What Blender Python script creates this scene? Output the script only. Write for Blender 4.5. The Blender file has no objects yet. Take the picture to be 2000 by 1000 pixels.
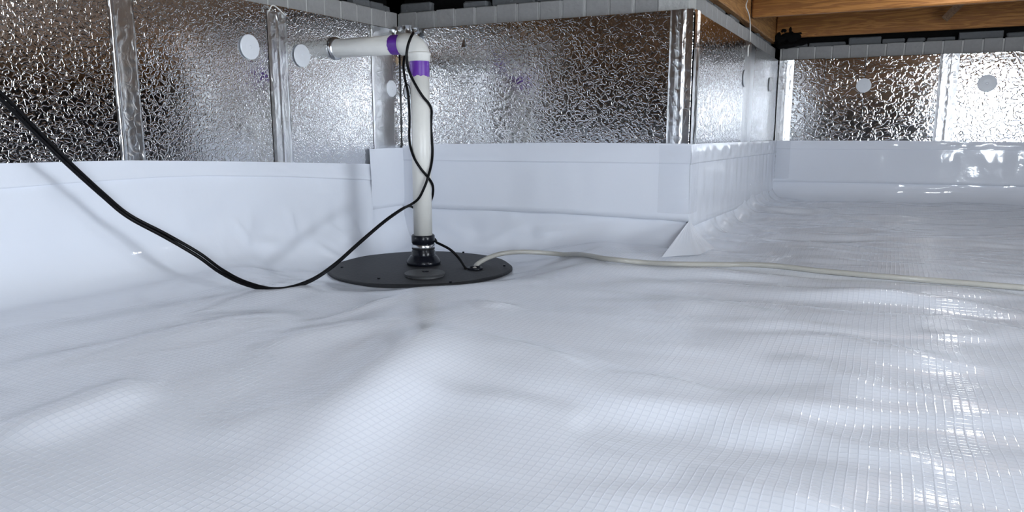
import bpy, math, random
import numpy as np

random.seed(4)
scene = bpy.context.scene
COL = scene.collection

# ------------------------------------------------------------------ camera
F = 1431.0
PITCH, YAW, EYE = math.radians(9.83), math.radians(27.0), 0.43
cam_data = bpy.data.cameras.new('camera')
cam_data.sensor_width = 36.0
cam_data.lens = 36.0 * F / 2000.0
cam_data.clip_start = 0.02
cam = bpy.data.objects.new('camera', cam_data)
cam.location = (0, 0, EYE)
cam.rotation_euler = (math.pi / 2 - PITCH, 0, YAW)
COL.objects.link(cam)
scene.camera = cam

# ------------------------------------------------------------------ world, exposure
world = bpy.data.worlds.new('world')
scene.world = world
world.use_nodes = True
world.node_tree.nodes['Background'].inputs[0].default_value = (0.75, 0.85, 1.0, 1)
world.node_tree.nodes['Background'].inputs[1].default_value = 0.0
vs = scene.view_settings
vs.view_transform = 'Standard'
vs.look = 'None'
vs.gamma = 1.0
vs.use_curve_mapping = False
vs.exposure = 0.08
# LED work lights standing in the crawl space outside the frame:
# (x, y, z of panel centre), aimed at, panel width, height, colour, emission strength
WORK_LIGHTS = [
    ((1.05, -1.20, 0.70), (-1.2, 1.6, 0.40), 0.48, 0.40, (0.82, 0.91, 1.0), 78.0),
    ((2.80, 1.45, 0.70), (-1.9, 0.5, 0.30), 0.80, 0.44, (0.86, 0.93, 1.0), 56.0),
]
# globe lamps screwed to the subfloor between the joists, above the frame, the last two added to brighten the floor: position, radius, colour, strength
GLOBES = [
    ((0.30, 3.58, 1.075), 0.055, (0.92, 0.96, 1.0), 42.0),
    ((-0.50, 0.72, 1.080), 0.055, (0.84, 0.92, 1.0), 88.0),
    ((0.35, 1.43, 1.080), 0.055, (0.84, 0.92, 1.0), 88.0),
]
scene.cycles.max_bounces = 5
scene.cycles.diffuse_bounces = 3
scene.cycles.glossy_bounces = 4
scene.cycles.transmission_bounces = 4
scene.cycles.transparent_max_bounces = 6

# ------------------------------------------------------------------ measuring helpers
_s, _c, _sp, _cp = math.sin(YAW), math.cos(YAW), math.sin(PITCH), math.cos(PITCH)
FH = np.array([-_s, _c, 0.0]); RT = np.array([_c, _s, 0.0]); ZZ = np.array([0, 0, 1.0])
DV = FH * _cp - ZZ * _sp
UV = FH * _sp + ZZ * _cp
OO = np.array([0, 0, EYE])
def ray(x, y): return DV * F + RT * (x - 1000) - UV * (y - 500)
def onz(x, y, h): r = ray(x, y); return OO + r * ((h - EYE) / r[2])
def onx(x, y, X): r = ray(x, y); return OO + r * (X / r[0])
def ony(x, y, Y): r = ray(x, y); return OO + r * (Y / r[1])
def onf(x, y, f): r = ray(x, y); return OO + r * (f / float(r @ FH))

# room planes (foil faces)
XL, YB, XS, YF, HT = -1.90, 2.67, -0.643, 4.86, 0.844
XR, YR = 6.4, -6.4

# ------------------------------------------------------------------ mesh helpers
def mesh_obj(name, verts, faces, mat, parent=None, smooth=False):
    v = np.asarray(verts, float).reshape(-1, 3)
    lo, hi = v.min(0), v.max(0)
    org = np.array([(lo[0] + hi[0]) / 2, (lo[1] + hi[1]) / 2, lo[2]])
    me = bpy.data.meshes.new(name)
    me.from_pydata((v - org).tolist(), [], [tuple(int(i) for i in f) for f in faces])
    if smooth:
        me.polygons.foreach_set('use_smooth', [True] * len(me.polygons))
    me.materials.append(mat)
    me.update()
    o = bpy.data.objects.new(name, me)
    COL.objects.link(o)
    place(o, org, parent)
    return o

WORLD = {}
def place(o, org, parent=None):
    org = np.asarray(org, float)
    WORLD[o.name] = org
    if parent is not None:
        o.parent = parent
        o.location = tuple(org - WORLD[parent.name])
    else:
        o.location = tuple(org)

def empty(name, loc):
    o = bpy.data.objects.new(name, None)
    o.empty_display_size = 0.05
    COL.objects.link(o)
    place(o, loc)
    return o

def tag(o, label=None, cat=None, group=None, kind=None):
    if label: o['label'] = label
    if cat: o['category'] = cat
    if group: o['group'] = group
    if kind: o['kind'] = kind
    return o

def box(x0, x1, y0, y1, z0, z1, b=0.0):
    """box, with bevelled vertical/horizontal edges when b > 0"""
    if b <= 0:
        v = [(x, y, z) for z in (z0, z1) for y in (y0, y1) for x in (x0, x1)]
        return v, [(0, 2, 3, 1), (4, 5, 7, 6), (0, 1, 5, 4), (2, 6, 7, 3), (0, 4, 6, 2), (1, 3, 7, 5)]
    v, f = [], []
    c = [(x0, x1), (y0, y1), (z0, z1)]
    idx = {}
    for i in (0, 1):
        for j in (0, 1):
            for k in (0, 1):
                s = (1 if i == 0 else -1, 1 if j == 0 else -1, 1 if k == 0 else -1)
                p = (c[0][i], c[1][j], c[2][k])
                for a in range(3):      # vertex lying on the face of axis a
                    q = [p[m] + (0 if m == a else s[m] * b) for m in range(3)]
                    idx[(i, j, k, a)] = len(v); v.append(tuple(q))
    def key(a, val, m, n):
        t = [0, 0, 0]; t[a] = val; t[(a + 1) % 3] = m; t[(a + 2) % 3] = n
        return tuple(t)
    for a in range(3):
        for val in (0, 1):
            q = [idx[key(a, val, m, n) + (a,)] for m, n in ((0, 0), (1, 0), (1, 1), (0, 1))]
            f.append(q if val else q[::-1])
    for a in range(3):                  # edges run along axis a
        b1, c1 = (a + 1) % 3, (a + 2) % 3
        for m in (0, 1):
            for n in (0, 1):
                A, B = key(a, 0, m, n), key(a, 1, m, n)
                q = [idx[A + (b1,)], idx[B + (b1,)], idx[B + (c1,)], idx[A + (c1,)]]
                f.append(q if (m == n) else q[::-1])
    for i in (0, 1):
        for j in (0, 1):
            for k in (0, 1):
                q = [idx[(i, j, k, a)] for a in range(3)]
                f.append(q if (i + j + k) % 2 else q[::-1])
    return v, f

def grid_faces(nu, nv):
    i = np.arange(nu - 1)[:, None]; j = np.arange(nv - 1)[None, :]
    a = (i * nv + j).ravel()
    return np.stack([a, a + nv, a + nv + 1, a + 1], 1)

def big_grid(name, P, mat, parent=None, flip=False, thick=None):
    """P: (nu, nv, 3) array -> smooth grid mesh"""
    nu, nv, _ = P.shape
    f = grid_faces(nu, nv)
    if flip: f = f[:, ::-1]
    return mesh_obj(name, P.reshape(-1, 3), f.tolist(), mat, parent, True)

def catmull(pts, n=8):
    P = np.asarray(pts, float)
    P = np.vstack([2 * P[0] - P[1], P, 2 * P[-1] - P[-2]])
    out = []
    for i in range(1, len(P) - 2):
        p0, p1, p2, p3 = P[i - 1:i + 3]
        for k in range(n):
            t = k / n
            out.append(0.5 * (2 * p1 + (p2 - p0) * t + (2 * p0 - 5 * p1 + 4 * p2 - p3) * t * t + (3 * p1 - p0 - 3 * p2 + p3) * t ** 3))
    out.append(P[-2])
    return np.array(out)

def tube(path, r, seg=12, cap=True):
    P = np.asarray(path, float)
    T = np.gradient(P, axis=0); T /= np.linalg.norm(T, axis=1)[:, None] + 1e-12
    n = np.cross(T[0], (0, 0, 1.0))
    if np.linalg.norm(n) < 1e-3: n = np.cross(T[0], (1.0, 0, 0))
    n /= np.linalg.norm(n)
    R = np.full(len(P), r) if np.isscalar(r) else np.asarray(r)
    v = []
    for i in range(len(P)):
        n = n - T[i] * (n @ T[i]); n /= np.linalg.norm(n)
        b = np.cross(T[i], n)
        for k in range(seg):
            a = 2 * math.pi * k / seg
            v.append(P[i] + (n * math.cos(a) + b * math.sin(a)) * R[i])
    f = []
    for i in range(len(P) - 1):
        for k in range(seg):
            k2 = (k + 1) % seg
            f.append((i * seg + k, i * seg + k2, (i + 1) * seg + k2, (i + 1) * seg + k))
    if cap:
        f.append(tuple(range(seg))[::-1])
        f.append(tuple((len(P) - 1) * seg + k for k in range(seg)))
    return v, f

def lathe(profile, seg=48, centre=(0, 0, 0), axis='z', wob=None):
    v, f = [], []
    for i, (r, h) in enumerate(profile):
        for k in range(seg):
            a = 2 * math.pi * k / seg
            rr = r * (1 + (wob(a) if wob else 0))
            p = (rr * math.cos(a), rr * math.sin(a), h)
            if axis == 'x': p = (p[2], p[0], p[1])
            if axis == 'y': p = (p[0], p[2], p[1])
            v.append((p[0] + centre[0], p[1] + centre[1], p[2] + centre[2]))
    n = len(profile)
    for i in range(n - 1):
        for k in range(seg):
            k2 = (k + 1) % seg
            f.append((i * seg + k, i * seg + k2, (i + 1) * seg + k2, (i + 1) * seg + k))
    f.append(tuple(range(seg))[::-1]); f.append(tuple((n - 1) * seg + k for k in range(seg)))
    return v, f

# value noise -------------------------------------------------------
_rng = np.random.RandomState(11)
_LAT = _rng.rand(8, 256, 256) * 2 - 1
def vnoise(x, y, seed=0):
    x = np.asarray(x, float); y = np.asarray(y, float)
    L = _LAT[seed % 8]
    xi = np.floor(x).astype(int); yi = np.floor(y).astype(int)
    fx = x - xi; fy = y - yi
    fx = fx ** 3 * (fx * (fx * 6 - 15) + 10); fy = fy ** 3 * (fy * (fy * 6 - 15) + 10)
    g = lambda a, b: L[a % 256, b % 256]
    return (g(xi, yi) * (1 - fx) + g(xi + 1, yi) * fx) * (1 - fy) + (g(xi, yi + 1) * (1 - fx) + g(xi + 1, yi + 1) * fx) * fy

def polydist(X, Y, pts):
    best = np.full(np.shape(X), 1e9); tpos = np.zeros(np.shape(X))
    n = len(pts) - 1
    for i in range(n):
        a = np.array(pts[i]); b = np.array(pts[i + 1]); ab = b - a
        t = np.clip(((X - a[0]) * ab[0] + (Y - a[1]) * ab[1]) / (ab @ ab), 0, 1)
        d = np.hypot(X - a[0] - t * ab[0], Y - a[1] - t * ab[1])
        m = d < best
        best = np.where(m, d, best); tpos = np.where(m, (i + t) / n, tpos)
    return best, tpos

def sstep(a, b, x):
    t = np.clip((x - a) / (b - a), 0, 1)
    return t * t * (3 - 2 * t)

# ------------------------------------------------------------------ materials
def new_mat(name):
    m = bpy.data.materials.new(name); m.use_nodes = True
    nt = m.node_tree
    return m, nt, nt.nodes['Principled BSDF']

def simple(name, col, rough=0.5, metal=0.0, spec=0.5, bump=None, coat=0.0):
    m, nt, b = new_mat(name)
    b.inputs['Base Color'].default_value = (*col, 1)
    b.inputs['Roughness'].default_value = rough
    b.inputs['Metallic'].default_value = metal
    b.inputs['Specular IOR Level'].default_value = spec
    b.inputs['Coat Weight'].default_value = coat
    if bump:
        sc, dist = bump
        g = nt.nodes.new('ShaderNodeNewGeometry')
        n = nt.nodes.new('ShaderNodeTexNoise'); n.inputs['Scale'].default_value = sc; n.inputs['Detail'].default_value = 4
        bp = nt.nodes.new('ShaderNodeBump'); bp.inputs['Distance'].default_value = dist
        nt.links.new(g.outputs['Position'], n.inputs['Vector'])
        nt.links.new(n.outputs['Fac'], bp.inputs['Height']); nt.links.new(bp.outputs['Normal'], b.inputs['Normal'])
        mx = nt.nodes.new('ShaderNodeMix'); mx.data_type = 'RGBA'
        mx.inputs[6].default_value = (*[c * 0.88 for c in col], 1); mx.inputs[7].default_value = (*[min(1, c * 1.1) for c in col], 1)
        nt.links.new(n.outputs['Fac'], mx.inputs[0]); nt.links.new(mx.outputs[2], b.inputs['Base Color'])
    return m

def math_node(nt, op, a=None, b=None, c=None, clamp=False):
    n = nt.nodes.new('ShaderNodeMath'); n.operation = op; n.use_clamp = clamp
    for i, q in enumerate((a, b, c)):
        if q is None: continue
        if hasattr(q, 'is_linked'): nt.links.new(q, n.inputs[i])
        else: n.inputs[i].default_value = q
    return n.outputs[0]

def foil_mat(name, base, rough, worm_scale, worm_dist, wave_dist, stretch=(1, 1, 1)):
    m, nt, b = new_mat(name)
    nt.nodes.remove(b)
    b = nt.nodes.new('ShaderNodeBsdfAnisotropic'); b.distribution = 'BECKMANN'
    b.inputs['Color'].default_value = (*base, 1)
    b.inputs['Roughness'].default_value = rough
    nt.links.new(b.outputs[0], nt.nodes['Material Output'].inputs['Surface'])
    g = nt.nodes.new('ShaderNodeNewGeometry')
    mp = nt.nodes.new('ShaderNodeMapping'); mp.inputs['Scale'].default_value = stretch
    nt.links.new(g.outputs['Position'], mp.inputs['Vector'])
    n = nt.nodes.new('ShaderNodeTexNoise'); n.inputs['Scale'].default_value = worm_scale
    n.inputs['Detail'].default_value = 1.5; n.inputs['Roughness'].default_value = 0.45; n.inputs['Distortion'].default_value = 0.6
    nt.links.new(mp.outputs[0], n.inputs['Vector'])
    # embossed worms: rounded crests where the noise passes its middle value
    d = math_node(nt, 'ABSOLUTE', math_node(nt, 'SUBTRACT', n.outputs['Fac'], 0.5))
    w = math_node(nt, 'SUBTRACT', 1.0, math_node(nt, 'MULTIPLY', d, 9.0), clamp=True)
    w = math_node(nt, 'POWER', w, 1.5)
    n2 = nt.nodes.new('ShaderNodeTexNoise'); n2.inputs['Scale'].default_value = 5.0; n2.inputs['Detail'].default_value = 2
    nt.links.new(g.outputs['Position'], n2.inputs['Vector'])
    b1 = nt.nodes.new('ShaderNodeBump'); b1.inputs['Distance'].default_value = wave_dist
    nt.links.new(n2.outputs['Fac'], b1.inputs['Height'])
    b2 = nt.nodes.new('ShaderNodeBump'); b2.inputs['Distance'].default_value = worm_dist
    nt.links.new(w, b2.inputs['Height']); nt.links.new(b1.outputs['Normal'], b2.inputs['Normal'])
    nt.links.new(b2.outputs['Normal'], b.inputs['Normal'])
    return m

def liner_mat(name, scrim):
    m, nt, b = new_mat(name)
    b.inputs['Roughness'].default_value = 0.08
    b.inputs['Specular IOR Level'].default_value = 0.45
    g = nt.nodes.new('ShaderNodeNewGeometry')
    n = nt.nodes.new('ShaderNodeTexNoise'); n.inputs['Scale'].default_value = 3.0; n.inputs['Detail'].default_value = 3
    nt.links.new(g.outputs['Position'], n.inputs['Vector'])
    colr = nt.nodes.new('ShaderNodeMix'); colr.data_type = 'RGBA'
    colr.inputs[6].default_value = (0.78, 0.815, 0.895, 1); colr.inputs[7].default_value = (0.825, 0.855, 0.93, 1)
    nt.links.new(n.outputs['Fac'], colr.inputs[0])
    last = colr.outputs[2]
    # fine crinkle
    n3 = nt.nodes.new('ShaderNodeTexNoise'); n3.inputs['Scale'].default_value = 26.0; n3.inputs['Detail'].default_value = 3
    nt.links.new(g.outputs['Position'], n3.inputs['Vector'])
    b1 = nt.nodes.new('ShaderNodeBump'); b1.inputs['Distance'].default_value = 0.0007
    nt.links.new(n3.outputs['Fac'], b1.inputs['Height'])
    nrm = b1.outputs['Normal']
    if scrim:
        wn = nt.nodes.new('ShaderNodeTexNoise'); wn.inputs['Scale'].default_value = 7.0; wn.inputs['Detail'].default_value = 1
        nt.links.new(g.outputs['Position'], wn.inputs['Vector'])
        vm = nt.nodes.new('ShaderNodeVectorMath'); vm.operation = 'SCALE'; vm.inputs['Scale'].default_value = 0.008
        nt.links.new(wn.outputs['Color'], vm.inputs[0])
        va = nt.nodes.new('ShaderNodeVectorMath'); va.operation = 'ADD'
        nt.links.new(g.outputs['Position'], va.inputs[0]); nt.links.new(vm.outputs[0], va.inputs[1])
        sp = nt.nodes.new('ShaderNodeSeparateXYZ'); nt.links.new(va.outputs[0], sp.inputs[0])
        lines = []
        for ax, pitch in ((0, 0.0125), (1, 0.0125)):
            t = math_node(nt, 'PINGPONG', sp.outputs[ax], pitch / 2)       # 0..pitch/2
            t = math_node(nt, 'DIVIDE', t, pitch / 2)
            t = math_node(nt, 'SUBTRACT', 1.0, math_node(nt, 'MULTIPLY', t, 2.6), clamp=True)
            lines.append(math_node(nt, 'MULTIPLY', t, t))
        grid = math_node(nt, 'MAXIMUM', lines[0], lines[1])
        b2 = nt.nodes.new('ShaderNodeBump'); b2.inputs['Distance'].default_value = 0.00024
        nt.links.new(grid, b2.inputs['Height']); nt.links.new(nrm, b2.inputs['Normal'])
        nrm = b2.outputs['Normal']
        dk = nt.nodes.new('ShaderNodeMix'); dk.data_type = 'RGBA'; dk.blend_type = 'MULTIPLY'
        dk.inputs[7].default_value = (0.925, 0.932, 0.948, 1)
        nt.links.new(grid, dk.inputs[0]); nt.links.new(last, dk.inputs[6])
        last = dk.outputs[2]
    nt.links.new(last, b.inputs['Base Color'])
    nt.links.new(nrm, b.inputs['Normal'])
    return m

def clear_tape_mat():
    m, nt, b = new_mat('clear tape')
    out = nt.nodes['Material Output']
    tr = nt.nodes.new('ShaderNodeBsdfTransparent'); tr.inputs[0].default_value = (0.985, 0.987, 0.992, 1)
    b.inputs['Base Color'].default_value = (0.8, 0.82, 0.86, 1)
    b.inputs['Roughness'].default_value = 0.1
    g = nt.nodes.new('ShaderNodeNewGeometry')
    n = nt.nodes.new('ShaderNodeTexNoise'); n.inputs['Scale'].default_value = 45; n.inputs['Detail'].default_value = 3
    nt.links.new(g.outputs['Position'], n.inputs['Vector'])
    bp = nt.nodes.new('ShaderNodeBump'); bp.inputs['Distance'].default_value = 0.006
    nt.links.new(n.outputs['Fac'], bp.inputs['Height']); nt.links.new(bp.outputs['Normal'], b.inputs['Normal'])
    mx = nt.nodes.new('ShaderNodeMixShader'); mx.inputs[0].default_value = 0.13
    nt.links.new(tr.outputs[0], mx.inputs[1]); nt.links.new(b.outputs[0], mx.inputs[2])
    nt.links.new(mx.outputs[0], out.inputs['Surface'])
    return m

def wood_mat(name, axis, light, dark):
    m, nt, b = new_mat(name)
    b.inputs['Roughness'].default_value = 0.6
    g = nt.nodes.new('ShaderNodeNewGeometry')
    mp = nt.nodes.new('ShaderNodeMapping')
    sc = [16, 16, 16]; sc[axis] = 1.1
    mp.inputs['Scale'].default_value = sc
    nt.links.new(g.outputs['Position'], mp.inputs['Vector'])
    n = nt.nodes.new('ShaderNodeTexNoise'); n.inputs['Scale'].default_value = 2.2; n.inputs['Detail'].default_value = 5; n.inputs['Distortion'].default_value = 1.2
    nt.links.new(mp.outputs[0], n.inputs['Vector'])
    wv = nt.nodes.new('ShaderNodeMath'); wv.operation = 'SINE'
    nt.links.new(math_node(nt, 'MULTIPLY', n.outputs['Fac'], 34.0), wv.inputs[0])
    fac = math_node(nt, 'MULTIPLY_ADD', wv.outputs[0], 0.28, n.outputs['Fac'])
    cr = nt.nodes.new('ShaderNodeValToRGB')
    cr.color_ramp.elements[0].position = 0.2; cr.color_ramp.elements[0].color = (*dark, 1)
    cr.color_ramp.elements[1].position = 0.75; cr.color_ramp.elements[1].color = (*light, 1)
    nt.links.new(fac, cr.inputs[0])
    # knots
    mp2 = nt.nodes.new('ShaderNodeMapping'); s2 = [9, 9, 9]; s2[axis] = 3.2; mp2.inputs['Scale'].default_value = s2
    nt.links.new(g.outputs['Position'], mp2.inputs['Vector'])
    vo = nt.nodes.new('ShaderNodeTexVoronoi'); vo.inputs['Scale'].default_value = 1.0
    nt.links.new(mp2.outputs[0], vo.inputs['Vector'])
    kn = math_node(nt, 'SUBTRACT', 1.0, math_node(nt, 'MULTIPLY', vo.outputs['Distance'], 6.0), clamp=True)
    mx = nt.nodes.new('ShaderNodeMix'); mx.data_type = 'RGBA'
    mx.inputs[7].default_value = (dark[0] * 0.3, dark[1] * 0.25, dark[2] * 0.25, 1)
    nt.links.new(math_node(nt, 'MULTIPLY', kn, 1.2, clamp=True), mx.inputs[0]); nt.links.new(cr.outputs[0], mx.inputs[6])
    nt.links.new(mx.outputs[2], b.inputs['Base Color'])
    bp = nt.nodes.new('ShaderNodeBump'); bp.inputs['Distance'].default_value = 0.002
    nt.links.new(fac, bp.inputs['Height']); nt.links.new(bp.outputs['Normal'], b.inputs['Normal'])
    return m

M = {
    'foil': foil_mat('embossed foil', (0.72, 0.725, 0.74), 0.16, 80.0, 0.00027, 0.0008),
    'foil_back': foil_mat('medium embossed foil', (0.72, 0.725, 0.74), 0.16, 60.0, 0.00038, 0.0008),
    'foil_far': foil_mat('coarse embossed foil', (0.72, 0.725, 0.74), 0.15, 38.0, 0.00031, 0.0006),
    'foil_tape': foil_mat('crinkled foil tape', (0.80, 0.81, 0.83), 0.30, 34.0, 0.0003, 0.003, (1, 1, 0.8)),
    'liner': liner_mat('reinforced white liner', True),
    'wall_liner': liner_mat('white wall liner', False),
    'clear_tape': clear_tape_mat(),
    'brick': simple('grey concrete brick', (0.33, 0.325, 0.32), 0.9, bump=(60, 0.003)),
    'mortar': simple('pale mortar', (0.52, 0.515, 0.50), 0.95, bump=(80, 0.004)),
    'slab': simple('dark grey mortar slab', (0.13, 0.135, 0.14), 0.9, bump=(40, 0.006)),
    'concrete': simple('concrete', (0.32, 0.32, 0.32), 0.95, bump=(30, 0.004)),
    'black': simple('black sealant', (0.004, 0.004, 0.004), 0.8, spec=0.1, bump=(40, 0.004)),  # also colours the darkness in the gap over the bricks and the lid hole
    'woodx': wood_mat('joist wood', 0, (0.42, 0.18, 0.042), (0.25, 0.095, 0.02)),
    'woody': wood_mat('rim wood', 1, (0.44, 0.225, 0.075), (0.28, 0.125, 0.038)),
    'wood_darkened': wood_mat('darkened joist wood', 0, (0.27, 0.155, 0.08), (0.17, 0.09, 0.045)),  # joist wood greyed and darkened to dim the ceiling mirrored in the foil
    'subfloor': wood_mat('subfloor boards', 0, (0.20, 0.17, 0.14), (0.12, 0.10, 0.08)),
    'pvc': simple('white pvc', (0.83, 0.82, 0.78), 0.32, bump=(14, 0.0002)),
    'purple': simple('purple primer', (0.13, 0.025, 0.36), 0.4, bump=(50, 0.0004)),
    'washer': simple('white plastic washer', (0.74, 0.76, 0.80), 0.3),
    'rubber': simple('black rubber', (0.006, 0.007, 0.012), 0.25, spec=0.3),
    'cord': simple('black cord', (0.004, 0.004, 0.005), 0.4, spec=0.15),
    'lid': simple('charcoal plastic lid', (0.018, 0.019, 0.022), 0.55, spec=0.4, bump=(90, 0.0012)),
    'cap': simple('charcoal inspection cap', (0.05, 0.052, 0.056), 0.5, bump=(90, 0.0008)),
    'steel': simple('stainless clamp', (0.55, 0.56, 0.58), 0.25, metal=1.0),
    'foam': simple('tan spray foam', (0.55, 0.40, 0.25), 0.8, bump=(50, 0.004)),
    'string': simple('white string', (0.75, 0.74, 0.7), 0.8),
    'porcelain': simple('white porcelain', (0.8, 0.8, 0.78), 0.2),
}
def hose_mat():
    m, nt, b = new_mat('clear vinyl hose')
    b.inputs['Base Color'].default_value = (0.58, 0.565, 0.52, 1)
    b.inputs['Roughness'].default_value = 0.18
    b.inputs['Transmission Weight'].default_value = 0.35
    b.inputs['IOR'].default_value = 1.35
    return m
M['hose'] = hose_mat()

# ------------------------------------------------------------------ the sump position
_ct = onx(655, 95, XL)                       # where the discharge pipe meets the foil
PY0, PZ0 = float(_ct[1]), float(_ct[2])
PX0 = float(ony(823, 300, PY0)[0])
PFW = float(np.array([PX0, PY0, 0]) @ FH)
def zat(py, f=PFW):                          # height of a pixel row at distance f
    r = ray(823, py); return float(EYE + r[2] * f / (r @ FH))
LIDZ = zat(516)                              # top of lid
LIDR = 0.334
LC = np.array([PX0 + 0.012, PY0 - 0.035])    # lid centre

# ------------------------------------------------------------------ floor relief
def fpx(*pts): return [tuple(onz(x, y, 0.0)[:2]) for x, y in pts]
RIDGES = [   # (pixels along the fold, height, half width)
    (fpx((-60, 750), (0, 735), (200, 692), (400, 648), (560, 608), (640, 590)), 0.020, 0.055),
    (fpx((925, 566), (865, 640), (790, 715), (700, 790), (590, 890), (470, 1000)), 0.026, 0.06),
    (fpx((430, 655), (560, 668), (720, 640), (830, 610)), 0.012, 0.05),
    (fpx((800, 742), (950, 775), (1110, 806), (1160, 812)), 0.008, 0.036),
    (fpx((880, 650), (1050, 690), (1200, 735)), 0.012, 0.035),
    (fpx((-60, 890), (60, 845), (250, 778), (340, 762)), 0.020, 0.045),
    (fpx((340, 880), (480, 830), (620, 760)), 0.010, 0.05),
    (fpx((1270, 860), (1420, 820), (1560, 822), (1760, 880), (2020, 965)), 0.010, 0.03),
    (fpx((1300, 900), (1500, 950), (1700, 1010)), 0.010, 0.035),
    (fpx((1480, 690), (1560, 700), (1700, 745), (1960, 790)), 0.010, 0.032),
    (fpx((1500, 650), (1640, 660), (1800, 700), (2010, 735)), 0.010, 0.035),
    (fpx((1180, 590), (1400, 600), (1640, 640)), 0.009, 0.04),
    (fpx((1130, 720), (1300, 735), (1420, 765)), 0.008, 0.03),
    (fpx((1560, 560), (1800, 585), (2010, 600)), 0.008, 0.035),
    (fpx((1780, 640), (1880, 655), (2000, 645)), 0.007, 0.03),
    (fpx((900, 585), (960, 600), (1030, 598)), 0.010, 0.022),
    (fpx((560, 640), (700, 600), (800, 568)), 0.010, 0.02),
    (fpx((1400, 480), (1600, 488), (1850, 500)), 0.008, 0.05),
]
def floor_h(X, Y):
    X = np.asarray(X, float); Y = np.asarray(Y, float)
    h = 0.012 * vnoise(X * 1.5 + 3, Y * 1.5 + 7, 0) + 0.007 * vnoise(X * 3.6, Y * 3.6, 1) + 0.0045 * vnoise(X * 5.1 + 4, Y * 6.0 + 8, 2)
    # folds along the long direction of the sheet on the right, parallel to the left wall on the left
    wr = sstep(-0.75, -0.1, X + 0.12 * Y)
    u, v = 0.97 * X + 0.24 * Y, -0.24 * X + 0.97 * Y
    h += wr * (0.0100 * vnoise(u * 1.8, v * 8.5 + 1.2 * vnoise(u * 2, v * 2, 3), 2) + 0.0026 * vnoise(u * 4.0, v * 19, 4))
    far = sstep(2.4, 3.4, Y)
    h += far * (0.0060 * vnoise((X * .9 + Y * .43) * 3.0, (Y * .9 - X * .43) * 9, 5) + 0.0026 * vnoise((X * .9 + Y * .43) * 6.0, (Y * .9 - X * .43) * 20, 6))
    h += (1 - wr) * 0.008 * vnoise(X * 5.0 + 2 * vnoise(X, Y, 6), Y * 1.4, 5)
    for pts, amp, w in RIDGES:
        d, t = polydist(X, Y, pts)
        ends = sstep(0, 0.42, t) * sstep(1, 0.58, t)
        h += 1.05 * amp * np.exp(-(d / (1.35 * w)) ** 2) * ends
    ds = np.hypot(X - LC[0], Y - LC[1])
    k = sstep(0.72, 0.33, ds)
    h = h * (1 - k) + k * (LIDZ - 0.010 + 0.010 * vnoise(X * 9, Y * 9, 7) * sstep(0.30, 0.36, ds) * 0.6)
    h -= 0.012 * sstep(0.34, 0.28, ds)
    return h
def fh(x, y): return float(floor_h(np.array([x]), np.array([y]))[0])

def axis_steps(fine0, fine1, step, lo, hi, coarse):
    a = np.arange(fine0, fine1, step)
    l = np.arange(lo, fine0 - coarse / 2, coarse); r = np.arange(fine1, hi + coarse, coarse)
    return np.concatenate([l, a, r])
gx = axis_steps(-1.93, 1.9, 0.0115, -1.93, XR + 0.03, 0.07)
gy = axis_steps(0.1, 4.9, 0.0115, YR - 0.03, 4.95, 0.07)
GX, GY = np.meshgrid(gx, gy, indexing='ij')
GZ = floor_h(GX, GY)
floor = big_grid('floor', np.stack([GX, GY, GZ], -1), M['liner'])
tag(floor, 'glossy white reinforced vapour liner spread in folds across the ground', kind='structure')

# ------------------------------------------------------------------ walls
WALLS = {
    'left': lambda u, d, z: (XL + d, u, z),
    'back': lambda u, d, z: (u, YB - d, z),
    'side': lambda u, d, z: (XS + d, u, z),
    'far':  lambda u, d, z: (u, YF - d, z),
    'right': lambda u, d, z: (XR - d, u, z),
    'rear': lambda u, d, z: (u, YR + d, z),
}
def upx(wall, px, py):
    if wall == 'left': return float(onx(px, py, XL)[1])
    if wall == 'back': return float(ony(px, py, YB)[0])
    if wall == 'side': return float(onx(px, py, XS)[1])
    return float(ony(px, py, YF)[0])
def zpx(wall, px, py):
    return float({'left': onx(px, py, XL), 'back': ony(px, py, YB), 'side': onx(px, py, XS), 'far': ony(px, py, YF)}[wall][2])
def wbox(wall, u0, u1, d0, d1, z0, z1, b=0.0):
    A, B = WALLS[wall](u0, d0, z0), WALLS[wall](u1, d1, z1)
    return box(min(A[0], B[0]), max(A[0], B[0]), min(A[1], B[1]), max(A[1], B[1]), z0, z1, b)

BT = 0.05                    # foam board thickness
SPAN = {'left': (YR, YB), 'back': (XL, XS), 'side': (YB, YF), 'far': (XS, XR), 'right': (YR, YF), 'rear': (XL, XR)}
TXT = {
    'left': 'foil-faced concrete block wall along the left, with the discharge pipe',
    'back': 'short foil-faced wall behind the sump, ending at an outside corner',
    'side': 'foil-faced wall running from the outside corner to the far wall',
    'far': 'foil-faced wall at the far right under the wooden joists',
    'right': 'bare concrete wall closing the right side of the crawl space',
    'rear': 'bare concrete wall behind the viewpoint of the crawl space',
}
WOBJ = {}
ext = {'left': (-.2, .2), 'back': (-.2, -BT), 'side': (BT, .2), 'far': (-BT, .2), 'right': (-.2, .2), 'rear': (-.2, .2)}
for w in SPAN:
    a, b_ = SPAN[w]
    e0, e1 = ext[w]
    zt = 0.822
    if w in ('right', 'rear'): zt = 0.97
    o = mesh_obj('wall_' + w, *wbox(w, a + e0, b_ + e1, -BT - 0.19, -BT, -0.25, zt), M['concrete'])
    tag(o, TXT[w], kind='structure'); WOBJ[w] = o

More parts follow.
